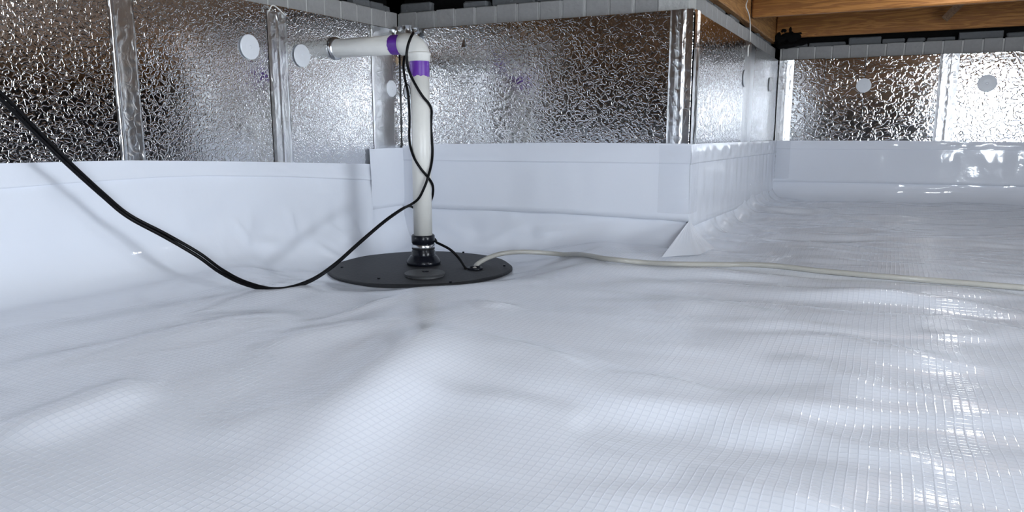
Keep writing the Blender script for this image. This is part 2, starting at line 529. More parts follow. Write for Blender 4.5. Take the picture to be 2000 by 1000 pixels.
# foil boards
def boards(w, cuts):
    for a, b_ in zip(cuts[:-1], cuts[1:]):
        tilt = random.uniform(-0.0015, 0.0015)
        v, f = wbox(w, a + 0.0012, b_ - 0.0012, -BT + 0.002, tilt, 0.0, HT + random.uniform(-0.002, 0.002), 0.002)
        mesh_obj('foam_board', v, f, M[{'left': 'foil', 'far': 'foil_far'}.get(w, 'foil_back')], WOBJ[w])
lc = [upx('left', 242, 200), upx('left', 547, 200)]
boards('left', [YR + 1.2 * k for k in range(6)] + [lc[0], lc[1], YB - 0.001])
boards('back', [XL + 0.001, XS])
boards('side', [YB + BT, upx('side', 1460, 180), YF - 0.001])
boards('far', [XS + 0.001, upx('far', 1607, 200), upx('far', 1685, 200), upx('far', 1848, 200), 1.6, 2.8, 4.0, 5.2, XR])

# brick-on-edge course above the boards
PIT, JT, BZ0, BZ1, BD = 0.0955, 0.0085, 0.795, 0.920, -0.028
def bricks(w, a, b_, start):
    ax = 0 if w in ('back', 'far', 'rear') else 1
    sx = (PIT - JT) / 2
    v, f = box(-sx if ax == 0 else -0.05, sx if ax == 0 else 0.05, -0.05 if ax == 0 else -sx, 0.05 if ax == 0 else sx, 0, BZ1 - BZ0, 0.003)
    me = None
    u = start
    while u < b_ - 0.015:
        lo_, hi_ = max(u + JT / 2, a), min(u + PIT - JT / 2, b_)
        if hi_ - lo_ > 0.012:
            if hi_ - lo_ < PIT - JT - 0.001:          # cut brick at a corner
                mesh_obj('brick', *wbox(w, lo_, hi_, BD - 0.10, BD, BZ0, BZ1, 0.003), M['brick'], WOBJ[w])
            else:
                q = WALLS[w]((lo_ + hi_) / 2, BD - 0.05 + random.uniform(-0.002, 0.002), BZ0 + random.uniform(-0.002, 0.001))
                if me is None:
                    o = mesh_obj('brick', v, f, M['brick'], WOBJ[w]); me = o.data
                else:
                    o = bpy.data.objects.new('brick', me); COL.objects.link(o)
                place(o, q, WOBJ[w])
        u += PIT
    # mortar between and behind the bricks
    mesh_obj('mortar_joint', *wbox(w, a, b_, BD - 0.11, BD - 0.005, BZ0, BZ1 - 0.004), M['mortar'], WOBJ[w])
    mesh_obj('gap_shade', *wbox(w, a, b_, BD - 0.12, BD - 0.055, BZ1 - 0.002, 0.985), M['black'], WOBJ[w])  # black strip painting the shade in the gap above the bricks
    # broken mortar slabs lying on the course, under the sill
    u = a
    while u < b_ - 0.05:
        L = random.uniform(0.07, 0.24); L = min(L, b_ - u)
        if random.random() < 0.86:
            t = random.uniform(0.02, 0.042); dd = random.uniform(-0.018, 0.0)
            vv, ff = wbox(w, u, u + L - random.uniform(0.004, 0.02), BD - 0.07, BD - 0.012 + dd, BZ1 - 0.001, BZ1 + t, 0.005)
            vv = [(p[0] + random.uniform(-.003, .003), p[1] + random.uniform(-.003, .003), p[2] + random.uniform(-.002, .004)) for p in vv]
            mesh_obj('mortar_slab', vv, ff, M['slab'], WOBJ[w])
        u += L
bricks('left', 0.9, YB + 0.028, upx('left', 650, 20) % PIT + 0.85)
bricks('back', XL - 0.028, XS + BD, upx('back', 843, 30) - 3 * PIT)
bricks('side', YB + 0.028, YF + 0.028, YB + 0.03)
bricks('far', XS - 0.0, 1.6, upx('far', 1525, 100) - PIT)

def interp_px(w, pts):
    us = [upx(w, *p) for p in pts]; zs = [zpx(w, *p) for p in pts]
    o = np.argsort(us); us = np.array(us)[o]; zs = np.array(zs)[o]
    return lambda u: np.interp(u, us, zs)
TOP = {
    'left': interp_px('left', [(-250, 330), (0, 319), (250, 313), (500, 316), (716, 320), (735, 321)]),
    'back': interp_px('back', [(790, 285), (850, 282), (1100, 279), (1355, 281)]),
    'side': interp_px('side', [(1362, 281), (1440, 278), (1512, 275)]),
    'far': interp_px('far', [(1520, 275), (1760, 275), (2000, 278)]),
}
# seam tapes on the foil: cross profile (u, d) with a crinkled ridge
def tape(w, prof, z0f, z1f, mat, parent, name='seam_tape', nz=90, jit=0.0005, seed=0):
    prof = np.array(prof, float)
    # refine the profile
    t = np.linspace(0, len(prof) - 1, 6 * (len(prof) - 1) + 1)
    U = np.interp(t, np.arange(len(prof)), prof[:, 0]); Dd = np.interp(t, np.arange(len(prof)), prof[:, 1])
    P = np.zeros((len(t), nz, 3))
    for i in range(len(t)):
        z0 = z0f if mat is M['clear_tape'] else float(TOP[w](U[i])) + 0.0005
        zz = np.linspace(z0, z1f, nz)
        edge = min(1.0, i / 3, (len(t) - 1 - i) / 3)
        dd = Dd[i] + np.abs(jit * edge * vnoise(np.full(nz, U[i] * 60 + seed * 3.3), zz * 45 + seed, seed)) * 2
        q = WALLS[w](U[i], dd, zz)
        for k in range(3): P[i, :, k] = q[k]
    return big_grid(name, P, mat, parent)
def tprof(w, pxs, py=200):
    return [(upx(w, px, py), d) for px, d in pxs]

LT = lambda w: (lambda u: 0.30)
tape('left', tprof('left', [(226, .001), (229, .006), (233, .006), (237, .003), (245, .002), (262, .002), (272, .003), (275, .0008)]), 0.34, HT - 0.001, M['foil_tape'], WOBJ['left'], seed=1)
tape('left', tprof('left', [(530, .001), (535, .003), (546, .0025), (549, .004), (552, .0025), (563, .003), (567, .001)]), 0.29, HT - 0.02, M['foil_tape'], WOBJ['left'], seed=2)
tape('left', tprof('left', [(728, .001), (731, .003), (744, .004), (762, .004), (768, .003)]), 0.30, HT - 0.002, M['foil_tape'], WOBJ['left'], seed=3)
tape('back', [(XS - 0.086, .0008), (XS - 0.080, .003), (XS - 0.062, .004), (XS - 0.048, .007), (XS - 0.038, .008), (XS - 0.026, .005), (XS - 0.004, .005)], 0.34, HT + 0.001, M['foil_tape'], WOBJ['back'], seed=4)
tape('side', [(YB - 0.002, .004), (YB + 0.03, .004), (YB + 0.05, .010), (YB + 0.065, .004), (YB + 0.10, .0008)], 0.34, HT - 0.001, M['foil_tape'], WOBJ['side'], seed=5)
tape('side', tprof('side', [(1451, .0008), (1456, .003), (1460, .008), (1464, .003), (1470, .0008)], 180), 0.34, HT - 0.001, M['foil_tape'], WOBJ['side'], seed=6)
tape('far', [(XS + 0.004, .002), (XS + 0.03, .003), (XS + 0.05, .008), (XS + 0.065, .004), (XS + 0.09, .0008)], 0.34, HT - 0.001, M['foil_tape'], WOBJ['far'], seed=7)
tape('far', tprof('far', [(1828, .0008), (1833, .004), (1845, .004), (1852, .0055), (1857, .0035), (1866, .0008)]), 0.34, HT - 0.001, M['foil_tape'], WOBJ['far'], seed=5)

# ------------------------------------------------------------------ liner on the walls
CREASES = {   # short pinched folds on the left liner: (u0, z0, u1, z1, height, width)
    'left': [(pt[0], pt[1], pt[2], pt[3], pt[4], pt[5]) for pt in []],
}
def creases(w, lst):
    out = []
    for (x0, y0, x1, y1, a, s) in lst:
        out.append((upx(w, x0, y0), zpx(w, x0, y0), upx(w, x1, y1), zpx(w, x1, y1), a, s))
    return out
CREASES['left'] = creases('left', [
    (455, 430, 476, 468, .010, .012), (476, 468, 560, 480, .008, .014), (476, 468, 430, 500, .006, .02), (476, 468, 487, 415, .006, .02),
    (560, 410, 574, 456, .008, .014), (574, 456, 650, 470, .006, .016), (600, 470, 660, 510, .010, .014), (640, 440, 680, 470, .007, .012),
    (690, 440, 700, 470, .008, .012), (720, 360, 727, 460, .006, .006), (430, 450, 420, 500, .006, .016), (370, 430, 430, 380, .004, .03)])
CREASES['back'] = creases('back', [(735, 300, 770, 370, .006, .006), (770, 370, 800, 430, .005, .007), (1020, 440, 960, 470, .010, .02), (1040, 455, 1120, 448, .008, .02), (870, 440, 930, 470, .006, .02)])
CREASES['side'] = creases('side', [(1390, 290, 1392, 420, .003, .008), (1430, 290, 1432, 400, .003, .008), (1462, 285, 1462, 385, .005, .005), (1490, 300, 1492, 375, .003, .01)])
CREASES['far'] = creases('far', [(1545, 300, 1580, 350, .008, .02), (1600, 310, 1580, 345, .007, .02), (1720, 280, 1705, 350, .010, .02), (1850, 305, 1960, 330, .006, .02), (1845, 290, 1870, 310, .005, .015), (1930, 340, 1960, 350, .006, .012)])

def crease_disp(w, U, Z):
    h = np.zeros(np.shape(U))
    for (u0, z0, u1, z1, a, s) in CREASES.get(w, []):
        d, t = polydist(U, Z, [(u0, z0), (u1, z1)])
        h += a * np.exp(-(d / s) ** 2) * (0.35 + 0.65 * np.sin(np.pi * np.clip(t, 0.02, 1)))
    return h

def sheet(w, name, parent, topf, zlow, rc, tail, d0, mit, span=None, nu=None, amp=0.0028, curl=0.0, seed=0):
    """liner hanging on a wall; rc > 0: rounds out onto the floor with a tail, else it ends at zlow"""
    a, b_ = span or SPAN[w]
    m0, m1 = mit
    nu = nu or int((b_ - a) / 0.014)
    T = np.linspace(0, 1, nu)
    prof = []                                # (kind, value)
    nw = 40
    D = []; K = []
    for i in range(nw): D.append(d0); K.append(('w', i / (nw - 1)))
    if rc > 0:
        for i in range(1, 17):
            th = math.pi / 2 * i / 16
            D.append(d0 + rc * (1 - math.cos(th))); K.append(('c', math.sin(th)))
        for i in range(1, 12):
            D.append(d0 + rc + tail * i / 11); K.append(('t', i / 11))
    EF = sstep(0, 0.05, T * (b_ - a)) * sstep(0, 0.05, (1 - T) * (b_ - a))
    P = np.zeros((nu, len(D), 3))
    for j, (dj, (k, t)) in enumerate(zip(D, K)):
        U = (a + m0 * dj) * (1 - T) + (b_ + m1 * dj) * T
        tz = topf(U)
        base = WALLS[w](U, rc + d0 if rc > 0 else 0.0, 0.0)
        fl = floor_h(np.broadcast_to(base[0], U.shape), np.broadcast_to(base[1], U.shape)) if rc > 0 else 0
        zc = (fl + rc * 1.25) if rc > 0 else np.full(nu, zlow)
        if k == 'w':
            Z = tz * (1 - t) + zc * t
            hang = np.sin(np.pi * min(1.0, t * 1.15)) if rc <= 0 else min(1.0, t * 3)
            wr = EF * amp * hang * (vnoise(U * 7 + seed, Z * 9, seed) + 0.7 * vnoise(U * 19, Z * 12 + seed, seed + 1) + 1.0)
            dd = dj + wr + crease_disp(w, U, Z) * min(1, t * 6) + curl * t ** 6
        elif k == 'c':
            Z = zc - (zc - fl - 0.002) * t
            wr = EF * amp * (vnoise(U * 7 + seed, Z * 9, seed) + 0.7 * vnoise(U * 19, Z * 12 + seed, seed + 1) + 1.0) * (1 - 0.6 * t)
            dd = dj + wr + crease_disp(w, U, Z)
        else:
            q = WALLS[w](U, dj, 0.0)
            fz = floor_h(np.broadcast_to(q[0], U.shape), np.broadcast_to(q[1], U.shape))
            Z = fz + 0.002 * (1 - t) - 0.0015 * t
            dd = dj + EF * amp * 0.4 * (1 - t)
        q = WALLS[w](U, dd, Z)
        for c in range(3): P[:, j, c] = q[c]
    return big_grid(name, P, M['wall_liner'], parent)

LIN = {}
def liner_thing(w, label):
    a, b_ = SPAN[w]
    e = empty('wall_liner', WALLS[w]((a + b_) / 2, 0.01, 0.0))
    tag(e, label, 'liner', 'white liner sheets on the walls')
    LIN[w] = e
    return e
cst = lambda z: (lambda u: np.full(np.shape(u), z))
# left: one sheet from the top strip right down to the ground, top strip lapped over it
e = liner_thing('left', 'white liner sheet hung low on the left wall behind the black cord')
crz = interp_px('left', [(-250, 380), (0, 368), (150, 356), (300, 346), (400, 343), (560, 345), (700, 351), (735, 353)])
sheet('left', 'sheet', e, lambda u: crz(u) + 0.02, 0, 0.10, 0.22, 0.003, (0, 0), span=(-1.0, YB), seed=1, amp=0.0035)
def strip(w, name, parent, topf, botf, d0, span, amp=0.0015, seed=0, bulge=0.004, mat=None, mit=(0, 0)):
    a, b_ = span
    nu = max(8, int(abs(b_ - a) / 0.012)); nv = 14
    T = np.linspace(0, 1, nu); P = np.zeros((nu, nv + 1, 3))
    for j in range(nv + 1):
        t = min(1.0, j / (nv - 1)); last = j == nv
        dd = d0 + amp * (vnoise(np.linspace(a, b_, nu) * 16 + seed, np.full(nu, t * 2.0), seed) + 1) * math.sin(math.pi * t) + bulge * t ** 3
        if last: dd = np.full(nu, 0.001)     # returns to the wall under its edge
        U = (a + mit[0] * dd) * (1 - T) + (b_ + mit[1] * dd) * T
        Z = topf(U) * (1 - t) + botf(U) * t - (0.001 if last else 0)
        q = WALLS[w](U, dd, Z)
        for c in range(3): P[:, j, c] = q[c]
    return big_grid(name, P, mat or M['wall_liner'], parent)
strip('left', 'top_strip', e, TOP['left'], crz, 0.0055, (-1.0, upx('left', 722, 330)), seed=2)
# corner patch folded from the back wall onto the left wall
strip('left', 'corner_patch', e, cst(zpx('left', 740, 290)), cst(0.10), 0.010, (upx('left', 719, 330), YB - 0.006), seed=3, bulge=0.0, amp=0.003)

e = liner_thing('back', 'white liner sheet on the short wall behind the sump pipe')
sheet('back', 'lower_sheet', e, cst(0.16), 0, 0.075, 0.16, 0.002, (0, 1), seed=3, amp=0.003)
bz = interp_px('back', [(790, 404), (845, 406), (1100, 416), (1300, 429), (1360, 434)])
strip('back', 'upper_sheet', e, TOP['back'], bz, 0.006, (XL + 0.006, XS), seed=4, bulge=0.006, amp=0.002, mit=(0, 1))
b2 = interp_px('back', [(850, 314), (1100, 317), (1355, 320)])
strip('back', 'top_strip', e, lambda u: TOP['back'](u) + 0.001, b2, 0.0095, (XL + 0.01, XS), seed=5, bulge=0.0015, amp=0.0012, mit=(0, 1))

e = liner_thing('side', 'white liner sheet on the wall running back from the taped outside corner')
sheet('side', 'lower_sheet', e, cst(0.16), 0, 0.075, 0.16, 0.002, (-1, 0), seed=5, amp=0.003)
sz = interp_px('side', [(1362, 435), (1440, 405), (1512, 374)])
strip('side', 'upper_sheet', e, TOP['side'], sz, 0.006, (YB, YF - 0.006), seed=6, bulge=0.006, amp=0.002, mit=(-1, 0))
s2 = interp_px('side', [(1362, 318), (1440, 308), (1512, 299)])
strip('side', 'top_strip', e, lambda u: TOP['side'](u) + 0.001, s2, 0.0095, (YB, YF - 0.01), seed=7, bulge=0.002, amp=0.002, mit=(-1, 0))

e = liner_thing('far', 'white liner sheet on the far right wall below the two white washers')
sheet('far', 'lower_sheet', e, cst(0.16), 0, 0.085, 0.2, 0.002, (0, 0), span=(XS, 2.2), seed=7, amp=0.003)
fz_ = interp_px('far', [(1520, 355), (1700, 357), (2000, 364), (2200, 366)])
strip('far', 'upper_sheet', e, TOP['far'], fz_, 0.006, (XS + 0.006, 2.2), seed=1, bulge=0.007, amp=0.003)
f2 = interp_px('far', [(1520, 291), (1760, 292), (2000, 294)])
strip('far', 'top_strip', e, lambda u: TOP['far'](u) + 0.001, f2, 0.0095, (XS + 0.01, 2.2), seed=2, bulge=0.002, amp=0.002)
# pleated fold of liner at the foot of the outside corner
def fan(name, apex, base, parent, n=10, pleat=0.0012):
    A = np.array(apex); B = catmull(base, 6)
    P = np.zeros((len(B), n, 3))
    for i in range(len(B)):
        for j in range(n):
            t = j / (n - 1)
            q = A * (1 - t) + B[i] * t
            sag = 0.018 * math.sin(math.pi * t)
            q = q + np.array([-0.5 * sag, 0.5 * sag, -0.6 * sag]) * 0.6
            q = q + np.array([0.7, -0.7, 0.3]) * pleat * math.sin(i * 1.9) * math.sin(math.pi * t)
            P[i, j] = q
    return big_grid(name, P, M['wall_liner'], parent)
fb = []
for px, py in ((1292, 503), (1320, 500), (1345, 499), (1366, 497), (1378, 492), (1388, 488), (1397, 485)):
    q = onz(px, py, 0.0)
    for _ in range(3): q = onz(px, py, fh(q[0], q[1]) + 0.003)
    fb.append(np.array(q))
fan('corner_fold', (XS + 0.016, YB - 0.016, 0.104), fb, LIN['back'])

# clear tape over the liner at the corners
tape('back', [(XS - 0.105, .0145), (XS - 0.06, .016), (XS - 0.03, .019), (XS + 0.0145, .016)], 0.125, 0.372, M['clear_tape'], LIN['back'], 'clear_tape', 50, .002, 3)
tape('side', [(YB - 0.0155, .0155), (YB + 0.04, .018), (YB + 0.10, .0145)], 0.125, 0.372, M['clear_tape'], LIN['side'], 'clear_tape', 50, .002, 4)
tape('far', [(XS + 0.012, .0145), (XS + 0.05, .02), (XS + 0.10, .0145)], 0.125, 0.362, M['clear_tape'], LIN['far'], 'clear_tape', 50, .003, 5)
tape('side', [(YF - 0.10, .0145), (YF - 0.05, .018), (YF - 0.012, .0145)], 0.125, 0.362, M['clear_tape'], LIN['side'], 'clear_tape', 50, .003, 6)

# ------------------------------------------------------------------ ceiling: joists, rim boards, subfloor
JZ0, JZ1 = 0.972, 1.165
ceiling = mesh_obj('ceiling', *box(XL - 0.25, XR + 0.25, YR - 0.25, YF + 0.25, JZ1 + 0.002, JZ1 + 0.025), M['subfloor'])
tag(ceiling, 'wooden subfloor boards above the joists', kind='structure')
def joist(y, x0, label, th=0.045):
    v, f = box(x0, XR + 0.05, y, y + th, JZ0, JZ1, 0.006)
    o = mesh_obj('floor_joist', v, f, M['woodx'])
    return tag(o, label, 'joist', 'floor joists')
joist(3.885, XS - 0.012, 'orange-brown wooden joist crossing the top right edge, nearest in view')
for i, y in enumerate((3.16, 2.46, 1.76, 1.06, 0.36, -0.34, -1.04, -1.74, -2.44, -3.14, -3.84, -4.54, -5.24, -5.94)):
    mesh_obj('joist', *box(XS - 0.012 if y > YB else XL - 0.02, XR + 0.05, y, y + 0.045, JZ0, JZ1, 0.006), M['wood_darkened'], ceiling)
o = mesh_obj('rim_board', *box(XS - 0.015, XR + 0.05, YF - 0.075, YF - 0.032, JZ0 - 0.004, JZ1, 0.004), M['woodx'])
tag(o, 'knotty orange-brown board lying along the top of the far wall', 'board')
o = mesh_obj('rim_board', *box(XS - 0.06, XS - 0.018, YB + 0.02, YF + 0.02, 0.945, JZ1, 0.004), M['woody'])
tag(o, 'plain brown rim board above the bricks left of the joist ends', 'board')
for w in ('left', 'back'):
    a, b_ = SPAN[w]
    mesh_obj('rim_joist', *wbox(w, a, b_ - 0.06 if w == 'back' else b_, -0.07, -0.03, 0.986, JZ1, 0.004), M['woody' if w == 'left' else 'woodx'], ceiling)
# short brace fixed between the joist and the far board
c = ony(1858, 18, YF - 0.09)
v, f = tube(np.array([[c[0] - 0.02, YF - 0.108, JZ0 + 0.055], [c[0] + 0.0, YF - 0.15, JZ0 + 0.075], [c[0] + 0.10, YF - 0.42, JZ0 + 0.17]]), 0.027, 4)
o = mesh_obj('cross_brace', v, f, M['wood_darkened'])
tag(o, 'short wooden cross brace between far board and joist', 'brace')
# black sealant smear on the board in the corner
def blob(name, c, rad, mat, seed, squash=(1, 1, 1), parent=None, n=14):
    v, f = [], []
    for i in range(n + 1):
        th = math.pi * i / n
        for k in range(2 * n):
            ph = math.pi * k / n
            d = np.array([math.sin(th) * math.cos(ph), math.sin(th) * math.sin(ph), math.cos(th)])
            r = rad * (1 + 0.45 * float(vnoise(d[0] * 2.3 + seed * 5 + 9, d[1] * 2.3 + d[2] * 3.1 + seed, seed)))
            v.append(np.array(c) + d * r * np.array(squash))
    for i in range(n):
        for k in range(2 * n):
            k2 = (k + 1) % (2 * n)
            f.append((i * 2 * n + k, (i + 1) * 2 * n + k, (i + 1) * 2 * n + k2, i * 2 * n + k2))
    return mesh_obj(name, v, f, mat, parent, True)
smear = empty('sealant_smear', ony(1540, 85, YF - 0.075))
tag(smear, 'black sealant smeared on the far board in the corner', 'sealant')
for i, (px, py, r, sq) in enumerate([(1545, 72, .036, (1.5, .35, .8)), (1522, 76, .03, (1, .4, 1)), (1560, 84, .028, (1.6, .5, .5)), (1531, 60, .012, (1.1, .3, .8)), (1544, 59, .010, (.7, .3, 1.5)), (1535, 88, .03, (1.8, .6, .6)), (1556, 71, .006, (.8, .4, 1.5))]):
    blob('smear_patch', ony(px, py, YF - 0.078), r, M['black'], i, sq, smear)

# ------------------------------------------------------------------ plastic washers holding the boards
def washer(w, px, py, r, label, tilt=0.0):
    u, z = upx(w, px, py), zpx(w, px, py)
    prof = [(r, 0.0), (r, 0.0025), (r * 0.96, 0.004), (r * 0.5, 0.0048), (r * 0.16, 0.0042), (r * 0.12, 0.003)]
    v, f = lathe(prof, 40, axis='z')
    out = []
    for (a, b_, d) in v:
        q = WALLS[w](u + a, d + 0.0035 + tilt * b_, z + b_)
        out.append(q)
    o = mesh_obj('plastic_washer', out, f, M['washer'])
    return tag(o, label, 'washer', 'round white plastic washers on the foil')
washer('left', 486, 92, 0.040, 'round white washer left of the taped seam on the left foil wall')
washer('left', 588, 109, 0.040, 'round white washer between the seam tape and the pipe end')
washer('left', 763, 173, 0.034, 'round white washer low under the pipe beside the inner corner')
washer('back', 803, 178, 0.034, 'round washer on the back foil wall half hidden by the vertical pipe')
washer('side', 1453, 153, 0.040, 'white washer seen edge-on beside the seam of the receding foil wall')
washer('side', 1503, 165, 0.040, 'white washer seen edge-on close to the far inner corner')
washer('far', 1687, 167, 0.041, 'white washer on the dark middle of the far foil wall')
washer('far', 1928, 163, 0.047, 'washer inside the bright glare on the far foil wall')

# ------------------------------------------------------------------ sump lid
sump = empty('sump_lid', (LC[0], LC[1], LIDZ - 0.012))
tag(sump, 'round charcoal plastic sump lid set into the white liner', 'sump lid')
wob = lambda a: 0.010 * math.sin(3 * a + 1) + 0.007 * math.sin(7 * a) + 0.004 * math.sin(13 * a + 2)
v, f = lathe([(LIDR * 0.985, LIDZ - 0.014), (LIDR, LIDZ - 0.010), (LIDR, LIDZ - 0.003), (LIDR * 0.985, LIDZ), (LIDR * 0.5, LIDZ + 0.001), (0.02, LIDZ + 0.001)], 96, (LC[0], LC[1], 0), wob=wob)
lid = mesh_obj('lid_plate', v, f, M['lid'], sump)
cc = onz(830, 534, LIDZ + 0.008)
v, f = lathe([(0.066, LIDZ), (0.0655, LIDZ + 0.006), (0.069, LIDZ + 0.0062), (0.0700, LIDZ + 0.010), (0.067, LIDZ + 0.012), (0.02, LIDZ + 0.0125)], 56, (cc[0], cc[1], 0))
cap = mesh_obj('inspection_cap', v, f, M['cap'], sump)
# little moulded mark on the cap
mk = onz(829, 531, LIDZ + 0.0125)
for i in range(5):
    a = math.radians(20 + i * 36)
    p0 = np.array([mk[0], mk[1], LIDZ + 0.0132]); dv = np.array([math.cos(a), math.sin(a), 0]) * (0.012 + 0.004 * (i % 2))
    v, f = tube(np.array([p0 - dv * 0.3, p0 + dv]), 0.0016, 5)
    mesh_obj('moulded_mark', v, f, M['rubber'], cap)
# hole with grommet where hose and cord enter
hp = onz(928, 526, LIDZ)
ang = np.linspace(0, 2 * math.pi, 33)
v, f = tube(np.stack([hp[0] + 0.024 * np.cos(ang), hp[1] + 0.024 * np.sin(ang), np.full(33, LIDZ + 0.004)], 1), 0.005, 8, cap=False)
gr = mesh_obj('grommet', v, f, M['rubber'], sump, True)
v, f = lathe([(0.022, LIDZ + 0.0012), (0.021, LIDZ + 0.0022)], 28, (hp[0], hp[1], 0))
mesh_obj('hole', v, f, M['black'], sump)
# bolts round the rim
for px, py in ((752, 487), (741, 489), (668, 523), (905, 494), (985, 520), (880, 552), (740, 545)):
    q = onz(px, py, LIDZ)
    rr = 0.009 if px in (752, 741) else 0.005
    v, f = lathe([(rr, LIDZ - 0.001), (rr, LIDZ + rr * 0.9), (rr * 0.6, LIDZ + rr * 1.1)], 6, (q[0], q[1], 0))
    mesh_obj('bolt', v, f, M['rubber'], sump)

# ------------------------------------------------------------------ discharge pipe
PR = 37.0 / 2 / F * (PFW / _cp) * 0.97
pipe = empty('discharge_pipe', (PX0, PY0, LIDZ))
tag(pipe, 'white plastic discharge pipe rising from the sump lid and turning into the wall', 'pipe')
ER = 0.050                                     # bend radius
v, f = lathe([(PR, zat(470)), (PR, PZ0 - ER - 0.006)], 40, (PX0, PY0, 0))
mesh_obj('vertical_pipe', v, f, M['pvc'], pipe, True)
hx = PX0 - ER - 0.004
v, f = lathe([(PR, XL - 0.02), (PR, hx)], 40, (0, PY0, PZ0), axis='x')
hpipe = mesh_obj('horizontal_pipe', v, f, M['pvc'], pipe, True)
# elbow with hubs
EO = PR + 0.0045
path = [np.array([PX0, PY0, PZ0 - ER - 0.012])]
for i in range(13):
    a = math.pi / 2 * i / 12
    path.append(np.array([PX0 - ER + ER * math.cos(a), PY0, PZ0 - ER + ER * math.sin(a)]))
path.append(np.array([PX0 - ER - 0.022, PY0, PZ0]))
v, f = tube(np.array(path), EO, 40)
elbow = mesh_obj('elbow', v, f, M['pvc'], pipe, True)
v, f = lathe([(EO - 0.001, zat(118)), (EO + 0.0005, zat(117)), (EO + 0.0005, zat(109)), (EO + 0.0025, zat(107.5)), (EO + 0.0025, zat(104)), (EO - 0.001, zat(102))], 40, (PX0, PY0, 0))
mesh_obj('elbow_hub', v, f, M['pvc'], elbow, True)
# purple primer bands
def primer(axis, c0, c1, seed):
    seg = 64; v, f = [], []
    ts = np.linspace(0, 1, 8)
    for i, t in enumerate(ts):
        for k in range(seg):
            a = 2 * math.pi * k / seg
            rag = 0.004 * float(vnoise(math.cos(a) * 3 + 20, math.sin(a) * 3 + seed, seed)) + 0.002 * float(vnoise(math.cos(a) * 11 + 20, math.sin(a) * 11, seed))
            h = c0 + (c1 - c0) * t + rag * t
            r = PR + 0.0009 - (0.0006 if i in (0, 7) else 0)
            if axis == 'z': v.append((PX0 + r * math.cos(a), PY0 + r * math.sin(a), h))
            else: v.append((h, PY0 + r * math.cos(a), PZ0 + r * math.sin(a)))
    for i in range(7):
        for k in range(seg):
            k2 = (k + 1) % seg
            f.append((i * seg + k, i * seg + k2, (i + 1) * seg + k2, (i + 1) * seg + k))
    return mesh_obj('primer_band', v, f, M['purple'], pipe, True)
primer('z', zat(120), zat(149), 1)
xb0 = float(ony(786, 90, PY0)[0]); xb1 = float(ony(766, 90, PY0)[0])
primer('x', xb0, xb1, 2)
# ring where it enters the foil
v, f = lathe([(PR + 0.001, XL + 0.001), (PR + 0.008, XL + 0.001), (PR + 0.008, XL + 0.006), (PR + 0.003, XL + 0.012), (PR + 0.0004, XL + 0.012)], 40, (0, PY0, PZ0), axis='x')
mesh_obj('wall_ring', v, f, M['foil_tape'], pipe, True)
# rubber coupling
CR = PR + 0.009
def zc(py): return zat(py)
prof = [(PR + 0.001, zc(459)), (CR - 0.003, zc(458)), (CR, zc(460)), (CR, zc(473)), (CR - 0.003, zc(475)), (CR - 0.003, zc(487)), (CR, zc(489)), (CR, zc(500)), (CR - 0.001, LIDZ + 0.001)]
v, f = lathe(prof, 44, (PX0, PY0, 0))
coup = mesh_obj('rubber_coupling', v, f, M['rubber'], pipe, True)
v, f = lathe([(CR - 0.002, zc(486)), (CR - 0.0005, zc(485.5)), (CR - 0.0005, zc(476.5)), (CR - 0.002, zc(476))], 44, (PX0, PY0, 0))
mesh_obj('hose_clamp', v, f, M['steel'], coup, True)
v, f = lathe([(CR - 0.001, zc(497)), (CR + 0.006, zc(499)), (0.060, zc(507)), (0.064, zc(511)), (0.062, LIDZ + 0.0015), (CR, LIDZ + 0.001)], 44, (PX0, PY0, 0))
fl = mesh_obj('flange', v, f, M['rubber'], coup, True)
for k in range(6):
    a = math.radians(60 * k + 27)
    d = np.array([math.cos(a), math.sin(a)])
    n = np.array([-d[1], d[0]])
    p = np.array([PX0, PY0])
    pts = []
    for s in (-1, 1):
        for (r_, z_) in ((CR - 0.004, LIDZ), (0.062, LIDZ), (0.062, LIDZ + 0.010), (CR - 0.004, LIDZ + 0.032)):
            q = p + d * r_ + n * 0.004 * s
            pts.append((q[0], q[1], z_ + 0.002))
    mesh_obj('flange_rib', pts, [(0, 1, 2, 3), (7, 6, 5, 4), (0, 4, 5, 1), (1, 5, 6, 2), (2, 6, 7, 3), (3, 7, 4, 0)], M['rubber'], fl)

# ------------------------------------------------------------------ cords
RC = 0.0048
axp = np.array([PX0, PY0])
TO = -axp / np.linalg.norm(axp)                 # towards the viewpoint
RI = np.array([-TO[1], TO[0]])
def wrap(phi, py, R=None):
    R = (PR + RC + 0.001) if R is None else R
    a = math.radians(phi)
    q = axp + (RI * math.sin(a) + TO * math.cos(a)) * R
    return np.array([q[0], q[1], zat(py)])
left_run = [(-70, 132, 1.60), (0, 192, 1.66), (60, 252, 1.72), (130, 320, 1.79), (200, 383, 1.87), (250, 424, 1.92), (320, 462, 1.97), (385, 500, 2.0), (430, 532, 2.0), (480, 556, 1.98), (540, 567, 1.98), (600, 552, 2.07), (650, 521, 2.22), (700, 477, 2.38), (750, 434, 2.52), (785, 409, 2.60)]
lr = [onf(*p) for p in left_run]
pts = list(lr)
pts += [wrap(-52, 396, PR + .012), wrap(-15, 384, PR + .010), wrap(12, 362, PR + .0135), wrap(28, 343, PR + .0145), wrap(62, 320), wrap(88, 298), wrap(100, 275), wrap(112, 250), wrap(108, 232), wrap(88, 216), wrap(50, 203), wrap(15, 190), wrap(-15, 172), wrap(-50, 150)]
pts += [onf(796, 128, PFW - .050), onf(794, 108, PFW - .052), onf(797, 88, PFW - .050), onf(803, 72, PFW - .038), onf(807, 65, PFW - .010),
        onf(806, 66, PFW + .02), onf(800, 80, PFW + .052), onf(792, 104, PFW + .045), onf(788, 128, PFW + .02), onf(791, 155, PFW + .012)]
